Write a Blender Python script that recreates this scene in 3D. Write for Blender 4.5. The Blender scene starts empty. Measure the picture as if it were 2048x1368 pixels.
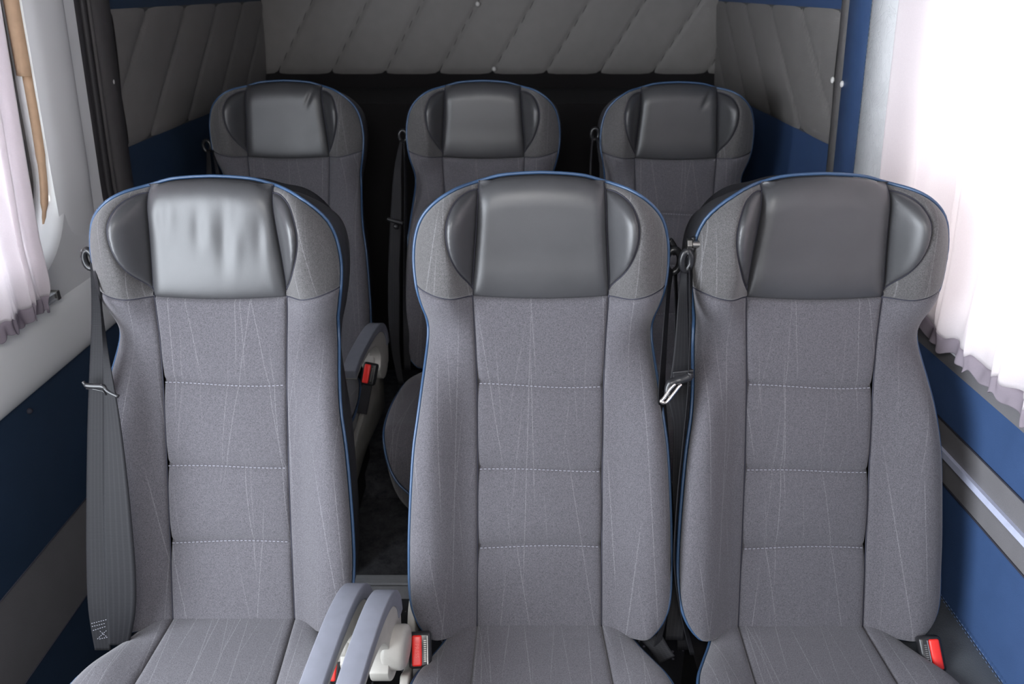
import bpy, bmesh, math, random
import numpy as np
from mathutils import Vector, Matrix
from mathutils.geometry import delaunay_2d_cdt

# ------------------------------------------------------------------ camera, light, exposure
S = bpy.context.scene
C = S.collection
PITCH = math.radians(24.6)
SP, CP = math.sin(PITCH), math.cos(PITCH)
EYE = 1.445
FPX = 1550.0
cd = bpy.data.cameras.new('camera'); cam = bpy.data.objects.new('camera', cd); C.objects.link(cam)
cam.location = (0, 0, EYE); cam.rotation_euler = (math.pi/2-PITCH, 0, 0)
cd.sensor_width = 36; cd.lens = FPX/2048*36; cd.clip_start = .02
cd.dof.use_dof = True; cd.dof.focus_distance = 1.32; cd.dof.aperture_fstop = 5.6
S.camera = cam
w = bpy.data.worlds.new('daylight'); S.world = w; w.use_nodes = True
wb = w.node_tree.nodes['Background']; wb.inputs[0].default_value = (.90, .95, 1, 1); wb.inputs[1].default_value = .55
def area(name, loc, direction, sx, sy, power, col=(1, 1, 1), spread=180):
    l = bpy.data.lights.new(name, 'AREA'); l.shape = 'RECTANGLE'; l.size = sx; l.size_y = sy
    l.energy = power; l.color = col; l.spread = math.radians(spread)
    o = bpy.data.objects.new(name, l); C.objects.link(o); o.location = loc
    o.rotation_euler = Vector(direction).to_track_quat('-Z', 'Y').to_euler()
    return o
area('door_daylight', (-1.0, .30, 1.10), (1, .22, -.02), 1.05, 1.0, 35, (.86, .92, 1))
area('windscreen_daylight', (-.1, -1.25, 1.25), (0, 1, -.12), 1.5, .6, 8, (.98, .97, 1))
area('left_window_daylight', (-1.50, 1.10, 1.36), (1, .0, -.10), .7, .8, 14, (.93, .95, 1), 130)
area('right_window_daylight', (1.12, .85, 1.36), (-1, 0, -.12), 1.6, .85, 14.5, (1, .95, .92), 150)
area('added_aisle_fill', (-.05, -.15, 1.80), (-.05, .75, -.65), .5, .3, 9, (1, .98, .96))  # unseen fill light, added to lift the dark aisle carpet and step edge
S.view_settings.view_transform = 'Standard'; S.view_settings.look = 'None'
S.view_settings.exposure = .42; S.view_settings.gamma = 1; S.view_settings.use_curve_mapping = False

# ------------------------------------------------------------------ helpers
def ray(px, py):
    a = (px-1024)/FPX; b = (684-py)/FPX
    return Vector((a, CP+b*SP, -SP+b*CP))
def at(px, py, X=None, Y=None, Z=None):
    d = ray(px, py)
    k = X/d.x if X is not None else (Y/d.y if Y is not None else (Z-EYE)/d.z)
    return d*k+Vector((0, 0, EYE))
def tag(o, label=None, cat=None, group=None, kind=None):
    if label: o['label'] = label
    if cat: o['category'] = cat
    if group: o['group'] = group
    if kind: o['kind'] = kind
    return o
def empty(name, loc, label, cat, group=None):
    o = bpy.data.objects.new(name, None); C.objects.link(o); o.location = loc; o.empty_display_size = .05
    return tag(o, label, cat, group)
def obj(name, data, mat, parent=None, smooth=True):
    if isinstance(data, bmesh.types.BMesh):
        me = bpy.data.meshes.new(name); data.to_mesh(me); data.free()
    else:
        v, f = data[0], data[1]
        me = bpy.data.meshes.new(name); me.from_pydata([tuple(map(float, p)) for p in v], [], [tuple(map(int, q)) for q in f])
    me.validate()
    o = bpy.data.objects.new(name, me); C.objects.link(o)
    for m in (mat if isinstance(mat, (list, tuple)) else [mat]): me.materials.append(m)
    if smooth: me.polygons.foreach_set('use_smooth', [True]*len(me.polygons))
    if parent: o.parent = parent
    return o
def struct(name, data, mat, parent=None, smooth=False):
    o = obj(name, data, mat, parent, smooth)
    if not parent: o['kind'] = 'structure'
    return o
def bevel(o, wd=.003, seg=2, ang=40):
    m = o.modifiers.new('bevel', 'BEVEL'); m.width = wd; m.segments = seg; m.limit_method = 'ANGLE'; m.angle_limit = math.radians(ang)
    return o
def solid(o, t, off=0):
    m = o.modifiers.new('solid', 'SOLIDIFY'); m.thickness = t; m.offset = off
    return o
def box(bm, lo, hi, rot=None, org=None):
    lo, hi = Vector(lo), Vector(hi)
    r = bmesh.ops.create_cube(bm, size=1)
    for v in r['verts']:
        v.co = Vector([(lo[i]+hi[i])/2+v.co[i]*(hi[i]-lo[i]) for i in range(3)])
        if rot is not None: v.co = rot @ (v.co-Vector(org))+Vector(org)
    return r['verts']
def boxmesh(*bs):
    bm = bmesh.new()
    for b in bs: box(bm, *b)
    return bm
def smooth01(t): t = np.clip(t, 0, 1); return t*t*(3-2*t)
def catmull(pts, n=8, closed=False):
    P = [np.array(p, float) for p in pts]; out = []
    N = len(P); rng = range(N if closed else N-1)
    for i in rng:
        if closed: a, b, c, d = P[(i-1) % N], P[i], P[(i+1) % N], P[(i+2) % N]
        else: a, b, c, d = P[max(i-1, 0)], P[i], P[i+1], P[min(i+2, N-1)]
        for k in range(n):
            t = k/n
            out.append(.5*((2*b)+(c-a)*t+(2*a-5*b+4*c-d)*t*t+(3*b-a-3*c+d)*t**3))
    if not closed: out.append(P[-1])
    return np.array(out)
def resample(pts, step, closed=False):
    P = np.array(pts, float)
    if closed: P = np.vstack([P, P[:1]])
    L = np.r_[0, np.cumsum(np.linalg.norm(np.diff(P, axis=0), axis=1))]
    n = max(2, int(round(L[-1]/step)))
    t = np.linspace(0, L[-1], n+1)
    Q = np.stack([np.interp(t, L, P[:, i]) for i in range(P.shape[1])], 1)
    return Q[:-1] if closed else Q
def pdist(pts, line):
    """distance of every pts to polyline line"""
    pts = np.asarray(pts); line = np.asarray(line); best = np.full(len(pts), 9.0)
    for a, b in zip(line[:-1], line[1:]):
        ab = b-a; L = max(ab@ab, 1e-12)
        t = np.clip(((pts-a)@ab)/L, 0, 1)
        d = np.hypot(*(pts-a-t[:, None]*ab).T)
        best = np.minimum(best, d)
    return best
def inside(pts, poly):
    x, y = pts[:, 0], pts[:, 1]; r = np.zeros(len(pts), bool); j = len(poly)-1
    for i in range(len(poly)):
        xi, yi = poly[i]; xj, yj = poly[j]
        c = ((yi > y) != (yj > y))
        with np.errstate(divide='ignore', invalid='ignore'):
            r ^= c & (x < (xj-xi)*(y-yi)/(yj-yi+1e-15)+xi)
        j = i
    return r
def fill(poly, pitch, hole=None, rings=(.0012, .003)):
    """triangulate a closed outline (optionally with a hole) with evenly spread interior points"""
    poly = np.asarray(poly); cl = np.vstack([poly, poly[:1]])
    lo, hi = poly.min(0), poly.max(0)
    gy = np.arange(lo[1], hi[1]+pitch, pitch*.87); P = []
    for k, y in enumerate(gy):
        xs = np.arange(lo[0]+(k % 2)*pitch/2, hi[0], pitch); P.append(np.stack([xs, np.full(len(xs), y)], 1))
    P = np.vstack(P); P = P[inside(P, poly)]; P = P[pdist(P, cl) > pitch*.8]
    extra = []
    nx = np.roll(poly, -1, 0)-np.roll(poly, 1, 0); nx /= np.linalg.norm(nx, axis=1)[:, None]+1e-9
    ar = np.sum(poly[:, 0]*np.roll(poly[:, 1], -1)-poly[:, 1]*np.roll(poly[:, 0], -1))
    nn = np.stack([-nx[:, 1], nx[:, 0]], 1)*(1 if ar > 0 else -1)
    for r in rings:
        q = poly+nn*r; q = q[inside(q, poly)]; q = q[pdist(q, cl) > r*.8]; extra.append(q)
    loops = [poly]
    if hole is not None:
        hole = np.asarray(hole); hc = np.vstack([hole, hole[:1]])
        P = P[~inside(P, hole)]; P = P[pdist(P, hc) > pitch*.8]; loops.append(hole)
    V = []; E = []
    for l in loops:
        n0 = len(V); V += [Vector(p) for p in l]; E += [(n0+i, n0+(i+1) % len(l)) for i in range(len(l))]
    for e in extra: V += [Vector(p) for p in e]
    V += [Vector(p) for p in P]
    r = delaunay_2d_cdt(V, E, [], 0, 1e-6)
    v = np.array([tuple(p) for p in r[0]]); f = [t for t in r[2] if len(t) == 3]
    cen = np.array([v[list(t)].mean(0) for t in f]); ok = inside(cen, poly)
    if hole is not None: ok &= ~inside(cen, hole)
    return v, [t for t, k in zip(f, ok) if k]
def tube(path, r, closed=False, n=8, cap=True):
    P = [Vector(p) for p in path]; N = len(P); V = []; F = []
    R = r if hasattr(r, '__len__') else [r]*N
    up = None
    for i in range(N):
        a = P[(i-1) % N] if closed or i > 0 else P[0]; b = P[(i+1) % N] if closed or i < N-1 else P[-1]
        t = (b-a).normalized()
        if up is None: up = t.orthogonal().normalized()
        up = (up-t*up.dot(t)).normalized(); s = t.cross(up)
        for k in range(n):
            an = 2*math.pi*k/n; V.append(P[i]+(up*math.cos(an)+s*math.sin(an))*R[i])
    for i in range(N if closed else N-1):
        j = (i+1) % N
        for k in range(n): F.append((i*n+k, i*n+(k+1) % n, j*n+(k+1) % n, j*n+k))
    if cap and not closed: F += [tuple(range(n-1, -1, -1)), tuple((N-1)*n+k for k in range(n))]
    return V, F
def extrude_poly(poly, a, b, axis='x'):
    """outline (p,q) extruded along an axis between a and b"""
    n = len(poly); f = (lambda p, t: (t, p[0], p[1])) if axis == 'x' else ((lambda p, t: (p[0], t, p[1])) if axis == 'y' else (lambda p, t: (p[0], p[1], t)))
    V = [f(p, a) for p in poly]+[f(p, b) for p in poly]
    bm = bmesh.new(); vs = [bm.verts.new(v) for v in V]
    bm.faces.new(vs[:n]); bm.faces.new(vs[n:][::-1])
    for i in range(n): bm.faces.new((vs[i], vs[n+i], vs[n+(i+1) % n], vs[(i+1) % n]))
    bmesh.ops.recalc_face_normals(bm, faces=bm.faces)
    return bm
def circle(cx, cy, r, a0=0, a1=360, n=16):
    return [(cx+r*math.cos(math.radians(a0+(a1-a0)*k/n)), cy+r*math.sin(math.radians(a0+(a1-a0)*k/n))) for k in range(n+1)]

# ------------------------------------------------------------------ materials
class NT:
    def __init__(s, name):
        s.m = bpy.data.materials.new(name); s.m.use_nodes = True; s.t = s.m.node_tree
        s.b = s.t.nodes['Principled BSDF']; s.out = s.t.nodes['Material Output']
    def n(s, ty, **k):
        x = s.t.nodes.new(ty)
        for a, b in k.items(): setattr(x, a, b)
        return x
    def l(s, a, b): s.t.links.new(a, b)
    def setv(s, inp, v):
        if hasattr(v, 'links'): s.l(v, inp)
        else: inp.default_value = v
    def math(s, op, a, b=0, c=0):
        x = s.n('ShaderNodeMath', operation=op)
        for i, q in enumerate((a, b, c)): s.setv(x.inputs[i], q)
        return x.outputs[0]
    def mix(s, f, a, b):
        x = s.n('ShaderNodeMix', data_type='RGBA'); s.setv(x.inputs[0], f); s.setv(x.inputs[6], a); s.setv(x.inputs[7], b)
        return x.outputs[2]
    def noise(s, vec, sc, det=3, rough=.5):
        x = s.n('ShaderNodeTexNoise'); s.l(vec, x.inputs['Vector']); x.inputs['Scale'].default_value = sc
        x.inputs['Detail'].default_value = det; x.inputs['Roughness'].default_value = rough
        return x.outputs['Fac']
    def ramp(s, f, a, b):
        x = s.n('ShaderNodeMapRange'); s.l(f, x.inputs[0]); x.inputs[1].default_value = a; x.inputs[2].default_value = b
        return x.outputs[0]
    def bump(s, h, st, dist=.001):
        x = s.n('ShaderNodeBump'); x.inputs['Strength'].default_value = st; x.inputs['Distance'].default_value = dist
        s.l(h, x.inputs['Height']); s.l(x.outputs[0], s.b.inputs['Normal'])
    def co(s): return s.n('ShaderNodeTexCoord').outputs['Object']
def col(*c): return (*c, 1)
def plain(name, c, rough=.5, metal=0, spec=.5, var=.12, nscale=60, bump=0, bscale=400, coat=0):
    t = NT(name); o = t.co(); f = t.noise(o, nscale)
    t.l(t.mix(f, col(*[x*(1-var) for x in c]), col(*[min(1, x*(1+var)) for x in c])), t.b.inputs['Base Color'])
    t.b.inputs['Roughness'].default_value = rough; t.b.inputs['Metallic'].default_value = metal
    t.b.inputs['Specular IOR Level'].default_value = spec; t.b.inputs['Coat Weight'].default_value = coat
    if bump: t.bump(t.noise(o, bscale, 4, .6), bump)
    return t.m
def fabric(name, base, lines=True, axis=2):
    t = NT(name); o = t.co(); sep = t.n('ShaderNodeSeparateXYZ'); t.l(o, sep.inputs[0])
    u = sep.outputs[0]; v = sep.outputs[axis]
    oi = t.n('ShaderNodeObjectInfo').outputs['Random']
    f1 = t.noise(o, 1300, 2, .7); f2 = t.noise(o, 520, 3, .65)
    d = t.math('ADD', t.math('MULTIPLY', f1, .6), t.math('MULTIPLY', f2, .4))
    d = t.ramp(d, .36, .64)
    c = t.mix(d, col(*[x*.50 for x in base]), col(*[x*1.65 for x in base]))
    if lines:
        total = None
        for k, (sl, per, off, mo) in enumerate(((.075, .063, .1, 3.1), (-.10, .077, .35, 7.7), (.17, .111, .62, 1.3), (-.028, .093, .8, 5.2), (-.19, .16, .22, 9.9), (.03, .121, .5, 2.2))):
            q = t.math('ADD', u, t.math('MULTIPLY', v, sl))
            q = t.math('ADD', t.math('MULTIPLY', q, 1/per), t.math('ADD', off, t.math('MULTIPLY', oi, 3.7)))
            fr = t.math('ABSOLUTE', t.math('SUBTRACT', t.math('FRACT', q), .5))
            ln = t.math('SUBTRACT', 1, t.math('MULTIPLY', fr, per/.0011)); ln = t.math('MAXIMUM', ln, 0)
            cell = t.math('FLOOR', q)
            cv = t.n('ShaderNodeCombineXYZ'); t.setv(cv.inputs[0], t.math('MULTIPLY', cell, 7.31)); t.setv(cv.inputs[1], t.math('ADD', v, mo)); t.setv(cv.inputs[2], mo)
            ms = t.ramp(t.noise(cv.outputs[0], 4.5, 0), .46, .62)
            ln = t.math('MULTIPLY', ln, ms); total = ln if total is None else t.math('MAXIMUM', total, ln)
        brk = t.ramp(f2, .3, .5)
        total = t.math('MULTIPLY', t.math('MULTIPLY', total, brk), .27)
        c = t.mix(total, c, col(.34, .33, .35))
    t.l(c, t.b.inputs['Base Color']); t.b.inputs['Roughness'].default_value = .92; t.b.inputs['Specular IOR Level'].default_value = .2
    t.b.inputs['Sheen Weight'].default_value = .25; t.b.inputs['Sheen Roughness'].default_value = .5
    t.bump(t.math('ADD', f1, f2), .35, .0008)
    return t.m
def cell_noise_leather(name, c, rough, bump=.18, sc=420, spec=.5, wr=0, coat=0):
    t = NT(name); o = t.co(); v = t.n('ShaderNodeTexVoronoi', feature='DISTANCE_TO_EDGE'); t.l(o, v.inputs['Vector']); v.inputs['Scale'].default_value = sc
    f = t.noise(o, 20, 4)
    t.l(t.mix(f, col(*[x*.88 for x in c]), col(*[x*1.12 for x in c])), t.b.inputs['Base Color'])
    t.b.inputs['Specular IOR Level'].default_value = spec; t.b.inputs['Coat Weight'].default_value = coat
    r = t.math('ADD', rough-.05, t.math('MULTIPLY', f, .1)); t.l(r, t.b.inputs['Roughness'])
    h = t.ramp(v.outputs['Distance'], 0, .25)
    if wr:
        v2 = t.n('ShaderNodeTexNoise'); t.l(o, v2.inputs['Vector']); v2.inputs['Scale'].default_value = 20; v2.inputs['Detail'].default_value = 3; v2.inputs['Distortion'].default_value = 2.5
        rid = t.math('ABSOLUTE', t.math('SUBTRACT', v2.outputs['Fac'], .5)); rid = t.ramp(rid, 0, .05)
        h = t.math('ADD', t.math('MULTIPLY', h, .2), t.math('MULTIPLY', rid, wr))
    t.bump(h, bump)
    return t.m
M = {}
M['fabric'] = fabric('grey_seat_fabric', (.087, .083, .093))
M['fabric_cushion'] = fabric('grey_cushion_fabric', (.087, .083, .093), True, 1)
M['fabric_wing'] = fabric('grey_headrest_fabric', (.080, .077, .078))
M['leather'] = cell_noise_leather('dark_grey_leatherette', (.046, .046, .049), .38, .07, 700, .6)
M['vinyl_back'] = cell_noise_leather('black_vinyl_shell', (.030, .030, .034), .38, .10, 350, .5)
M['piping'] = plain('blue_piping', (.038, .078, .155), .35, spec=.5)
M['thread'] = plain('pale_thread', (.27, .27, .31), .8)
M['blue_thread'] = plain('blue_thread', (.12, .18, .32), .7)
M['dark_thread'] = plain('dark_thread', (.03, .03, .045), .8)
M['pad'] = plain('armrest_pad_grey', (.165, .172, .205), .55, bump=.08, bscale=900)
M['arm'] = plain('armrest_plastic_beige_grey', (.37, .355, .325), .45, bump=.04, bscale=900)
M['black'] = plain('black_plastic', (.018, .018, .020), .28, spec=.5)
M['rubber'] = plain('black_rubber', (.022, .020, .022), .55)
M['red'] = plain('red_button_plastic', (.78, .028, .022), .32, var=.04)
M['chrome'] = plain('polished_steel', (.78, .74, .70), .16, 1)
M['steel'] = plain('zinc_bolt_steel', (.35, .34, .32), .32, 1)
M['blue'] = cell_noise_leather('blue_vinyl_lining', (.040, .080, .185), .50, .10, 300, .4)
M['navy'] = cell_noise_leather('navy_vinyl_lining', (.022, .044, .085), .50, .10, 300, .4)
M['grey_lining'] = cell_noise_leather('grey_vinyl_lining', (.165, .160, .168), .55, .12, 300, .4)
M['grey_quilt'] = cell_noise_leather('grey_quilted_vinyl', (.215, .205, .198), .50, .16, 260, .4)
M['white_strip'] = plain('pale_inlay_strip', (.50, .53, .68), .45)
M['ledge'] = cell_noise_leather('dark_grey_leather_ledge', (.085, .092, .10), .32, .16, 300, .5)
M['white_metal'] = plain('white_painted_metal', (.92, .93, .93), .22, var=.02, nscale=4, coat=.5)
M['white_vinyl'] = cell_noise_leather('crinkled_white_vinyl', (.88, .89, .90), .40, .5, 200, .4, 1.2)
M['trim_grey'] = plain('brownish_grey_trim', (.085, .080, .080), .55)
M['tan'] = plain('tan_foam_strip', (.46, .30, .19), .75)
M['alu'] = plain('aluminium', (.62, .63, .66), .45, .35)
M['seal'] = plain('window_seal', (.055, .055, .06), .45)
M['pearl'] = plain('pearl_plastic_cap', (.75, .74, .72), .22, var=.03)
M['skin'] = plain('ceiling_lining', (.16, .16, .165), .8)
t = NT('charcoal_carpet'); o_ = t.co(); f_ = t.noise(o_, 28, 6, .75); g_ = t.noise(o_, 600, 2)
t.l(t.mix(t.ramp(t.math('ADD', t.math('MULTIPLY', f_, .6), t.math('MULTIPLY', g_, .4)), .38, .62), col(.035, .035, .042), col(.16, .16, .175)), t.b.inputs['Base Color'])
t.b.inputs['Roughness'].default_value = 1; t.bump(g_, .8, .003); M['carpet'] = t.m
t = NT('black_fleece'); o_ = t.co(); g_ = t.noise(o_, 300, 4)
t.l(t.mix(g_, col(.008, .007, .008), col(.020, .018, .019)), t.b.inputs['Base Color']); t.b.inputs['Roughness'].default_value = 1; M['fleece'] = t.m
t = NT('speckled_floor'); o_ = t.co(); v_ = t.n('ShaderNodeTexVoronoi'); t.l(o_, v_.inputs['Vector']); v_.inputs['Scale'].default_value = 55
t.l(t.mix(t.math('LESS_THAN', v_.outputs['Distance'], .17), col(.035, .035, .04), col(.30, .30, .36)), t.b.inputs['Base Color']); t.b.inputs['Roughness'].default_value = .6; M['floor'] = t.m
# ribbed webbing
t = NT('belt_webbing'); o_ = t.co(); sp_ = t.n('ShaderNodeSeparateXYZ'); t.l(o_, sp_.inputs[0])
wv = t.math('SINE', t.math('MULTIPLY', sp_.outputs[2], 2600)); uvn = t.n('ShaderNodeUVMap').outputs[0]
su = t.n('ShaderNodeSeparateXYZ'); t.l(uvn, su.inputs[0])
st_ = t.math('SINE', t.math('MULTIPLY', su.outputs[0], 31.4)); st_ = t.ramp(st_, .2, .9)
t.l(t.mix(st_, col(.011, .011, .013), col(.015, .015, .017)), t.b.inputs['Base Color']); t.b.inputs['Roughness'].default_value = .62
t.b.inputs['Specular IOR Level'].default_value = .18; t.bump(wv, .15, .0003); M['webbing'] = t.m
# translucent curtain cloth
def curtain_mat(name, c, tr):
    t = NT(name); t.t.nodes.remove(t.b); o = t.co(); f = t.noise(o, 500, 2)
    cc = t.mix(f, col(*[x*.93 for x in c]), col(*c))
    d = t.n('ShaderNodeBsdfDiffuse'); t.l(cc, d.inputs[0]); q = t.n('ShaderNodeBsdfTranslucent'); t.l(cc, q.inputs[0])
    m = t.n('ShaderNodeMixShader'); m.inputs[0].default_value = tr; t.l(d.outputs[0], m.inputs[1]); t.l(q.outputs[0], m.inputs[2]); t.l(m.outputs[0], t.out.inputs[0])
    return t.m
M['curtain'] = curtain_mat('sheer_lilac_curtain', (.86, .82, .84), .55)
M['hem'] = curtain_mat('shade_tinted_curtain_hem', (.40, .35, .40), .35)  # mauve shading at the foot of the white curtains, put into the cloth colour
t = NT('window_glass'); t.b.inputs['Transmission Weight'].default_value = 1; t.b.inputs['Roughness'].default_value = .01; t.b.inputs['IOR'].default_value = 1.02
t.b.inputs['Base Color'].default_value = col(.93, .96, .97); M['glass'] = t.m

# ------------------------------------------------------------------ van shell
def XL(z): return -.93+.075*max(0, z-1.02)
def XR(z): return .77-.075*max(0, z-1.02)
Y0W, Y1W = -1.3, 3.04
struct('floor', boxmesh(((-1.05, Y0W, -.05), (.95, 1.56, 0))), M['floor'])
fl = struct('floor', boxmesh(((-1.05, 1.575, -.05), (.95, 3.1, .045))), M['carpet'])
struct('floor', boxmesh(((-1.05, 1.93, .045), (.95, 3.1, .13))), M['carpet'])
# ribbed aluminium step nosing
bm = bmesh.new(); box(bm, (-.45, 1.553, .043), (.0, 1.588, .048)); box(bm, (-.45, 1.553, 0.0), (.0, 1.5575, .045))
for k in range(6): box(bm, (-.45, 1.556+k*.0055, .0478), (.0, 1.5592+k*.0055, .0495))
nz = struct('trim_1', bm, M['alu'])
bm = bmesh.new(); bmesh.ops.create_uvsphere(bm, u_segments=12, v_segments=6, radius=.0045); bmesh.ops.translate(bm, verts=bm.verts, vec=(-.245, 1.572, .049))
obj('screw', bm, M['rubber'], nz)
struct('ceiling', boxmesh(((-1.05, Y0W, 1.84), (.95, 3.1, 1.88))), M['skin'])
def strip(side, y0, y1, zs, mats, out=.0, n=1):
    """wall lining split in bands, following the lean of the side; zs ascending, mats one per band"""
    fx = XL if side < 0 else XR
    V = []; F = []; mi = []
    for z in zs: V += [(fx(z)+side*out, y0, z), (fx(z)+side*out, y1, z), (side*1.04-.08*(1 if side > 0 else 1)*0, y0, z), (side*1.04, y1, z)]
    for k in range(len(zs)-1):
        a = k*4; F.append((a, a+1, a+5, a+4)); mi.append(k)
        F.append((a, a+4, a+6, a+2)); mi.append(k); F.append((a+1, a+3, a+7, a+5)); mi.append(k)
    return V, F, mi
def bands(name, side, y0, y1, zs, mats, parent=None, kind=True):
    V, F, mi = strip(side, y0, y1, zs, mats)
    o = obj(name, (V, F), mats, parent, False)
    for p, i in zip(o.data.polygons, mi): p.material_index = i
    if kind and not parent: o['kind'] = 'structure'
    return o
# left lower lining: navy / grey stripe / navy, right: blue / grey band with inlay / blue
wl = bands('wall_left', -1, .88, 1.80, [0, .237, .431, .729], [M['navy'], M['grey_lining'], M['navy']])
wr = bands('wall_right', 1, -.2, 1.88, [0, .447, .64, .687, .697, .742, .835], [M['ledge'], M['blue'], M['grey_lining'], M['grey_lining'], M['grey_lining'], M['blue']])
def groove_tube(name, pts, r, mat, parent): return obj(name, tube(pts, r, n=6), mat, parent)
obj('inlay_strip', boxmesh(((.763, -.2, .6855), (.772, 1.85, .6975))), M['white_strip'], wr, False)
for z in (.64, .742): groove_tube('seam', [(.7685, -.2, z), (.7685, 1.85, z)], .0016, M['dark_thread'], wr)
for z in (.237, .431): groove_tube('seam', [(-.929, .88, z), (-.929, 1.8, z)], .0014, M['dark_thread'], wl)
bm = bmesh.new(); bmesh.ops.create_uvsphere(bm, u_segments=14, v_segments=8, radius=.006); p = at(59, 822, X=-.928); bmesh.ops.translate(bm, verts=bm.verts, vec=p); obj('screw_cap', bm, M['dark_thread'], wl)
# leather ledge along the right wall
pr = [(.772, .452), (.745, .449), (.70, .436), (.672, .425), (.655, .405), (.652, .36), (.652, .0), (.772, .0)]
lg = struct('trim_2', extrude_poly(catmull(pr[:6], 5).tolist()+pr[6:], -.2, 1.88, 'y'), M['ledge'], smooth=True)
def stitches(pts, ln=.006, gap=.004, wd=.0012):
    P = resample(pts, .001); step = int((ln+gap)*1000); k = int(ln*1000); bm = bmesh.new()
    for i in range(0, len(P)-k-1, step):
        a, b = Vector(P[i]), Vector(P[i+k]); d = (b-a); L = d.length; 
        r = bmesh.ops.create_cube(bm, size=1)['verts']; q = d.to_track_quat('X', 'Z')
        for v in r: v.co = q @ Vector((v.co.x*L, v.co.y*wd, v.co.z*wd))+(a+b)/2
    return bm
obj('stitching', stitches([(.7665, .3, .453), (.7665, 1.8, .453)], .004, .005, .0010), M['blue_thread'], wr, False)
obj('stitching', stitches([(.7635, .3, .462), (.7635, 1.8, .462)], .004, .005, .0010), M['blue_thread'], wr, False)
# quilted side panels and back wall
def quilt(name, fpos, u0, u1, v0, v1, slope, per, off, flip, mat, parent=None):
    """vinyl panel of (u,v) with slanted stitched channels; fpos(u, v, h) gives the point"""
    nu = int((u1-u0)/.006); nv = int((v1-v0)/.012)
    U, Vv = np.meshgrid(np.linspace(u0, u1, nu+1), np.linspace(v0, v1, nv+1))
    q = (U+slope*(Vv-v0)+off)/per; fr = np.abs(q-np.round(q))*per
    h = -.005*np.exp(-(fr/.005)**2)+.0032*np.sin(np.clip(fr/per*2, 0, 1)*math.pi/2)
    e = np.minimum(Vv-v0, v1-Vv); h -= .006*np.exp(-(e/.008)**2)
    P = [fpos(a, b, c) for a, b, c in zip(U.ravel(), Vv.ravel(), h.ravel())]; F = []
    for j in range(nv):
        for i in range(nu):
            a = j*(nu+1)+i; f = (a, a+1, a+nu+2, a+nu+1); F.append(f[::-1] if flip else f)
    return obj(name, (P, F), mat, parent)
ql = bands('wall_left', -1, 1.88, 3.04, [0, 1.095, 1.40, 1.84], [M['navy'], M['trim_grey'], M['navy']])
quilt('quilted_panel', lambda a, b, h: (XL(b)+.004+h, a, b), 1.885, 3.035, 1.095, 1.40, -1.05, .25, -.01, False, M['grey_quilt'], ql)
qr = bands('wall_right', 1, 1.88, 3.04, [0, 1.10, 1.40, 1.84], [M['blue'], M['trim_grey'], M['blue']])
quilt('quilted_panel', lambda a, b, h: (XR(b)-.004-h, a, b), 1.885, 3.035, 1.10, 1.40, -1.12, .26, -.005, True, M['grey_quilt'], qr)
bk = struct('wall_back', boxmesh(((-1.0, 3.05, 0), (.9, 3.10, 1.84))), M['fleece'])
quilt('quilted_panel', lambda a, b, h: (a, 3.046-h, b), -.93, .77, 1.150, 1.80, -.63, .20, .078, False, M['grey_quilt'], bk)
obj('rear_box', boxmesh(((-.95, 2.62, .1), (.79, 3.05, 1.10))), M['fleece'], bk, False)
def cap(p, n, r=.0075, parent=None):
    bm = bmesh.new(); bmesh.ops.create_uvsphere(bm, u_segments=16, v_segments=10, radius=r)
    for v in bm.verts: v.co = v.co-Vector(n)*v.co.dot(Vector(n))*.45+Vector(p)
    return obj('screw_cap', bm, M['pearl'], parent)
cap(at(225, 163, X=-.908), (1, 0, 0), parent=ql)
cap(at(1665, 160, X=.744), (1, 0, 0), parent=qr)
cap(at(955, 8, Y=3.03), (0, 1, 0), .008, bk); cap(at(988, 138, Y=3.03), (0, 1, 0), .008, bk)
# pillars
def pillar(name, side, y0, y1, z0, z1, mat, out, parent=None):
    fx = XL if side < 0 else XR
    zs = np.linspace(z0, z1, 12); V = []; F = []
    ys = [y0, y0+.006, (y0+y1)/2, y1-.006, y1]; os = [-.004, out*.8, out, out*.8, -.004]
    for z in zs:
        for y, o in zip(ys, os): V.append((fx(z)-side*o, y, z))
    for j in range(11):
        for i in range(4):
            a = j*5+i; f = (a, a+1, a+6, a+5); F.append(f if side < 0 else f[::-1])
    return struct(name, (V, F), mat, parent, True)
pillar('trim_3', -1, 1.80, 1.885, .0, 1.84, M['trim_grey'], .008)
ds = pillar('trim_4', -1, 1.735, 1.802, .729, 1.84, M['rubber'], .006)
obj('seal_bead', tube([(XL(z)+.007, 1.757, z) for z in np.linspace(.73, 1.84, 12)], .008, n=10), M['rubber'], ds)
obj('seal_bead', tube([(XL(z)+.005, 1.785, z) for z in np.linspace(.73, 1.84, 12)], .006, n=10), M['trim_grey'], ds)
pillar('trim_5', 1, 1.845, 1.885, .87, 1.84, M['trim_grey'], .010)
bp = pillar('trim_6', 1, 1.725, 1.85, .835, 1.84, M['blue'], .006)
cap(at(1684, 168, X=.747), (1, 0, 0), parent=bp)
vp = pillar('trim_7', 1, 1.56, 1.727, .87, 1.84, M['white_vinyl'], .010)
obj('stitching', stitches([(XR(z)-.011, 1.716, z) for z in np.linspace(.88, 1.8, 20)], .007, .004, .0016), M['piping'], vp, False)
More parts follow.
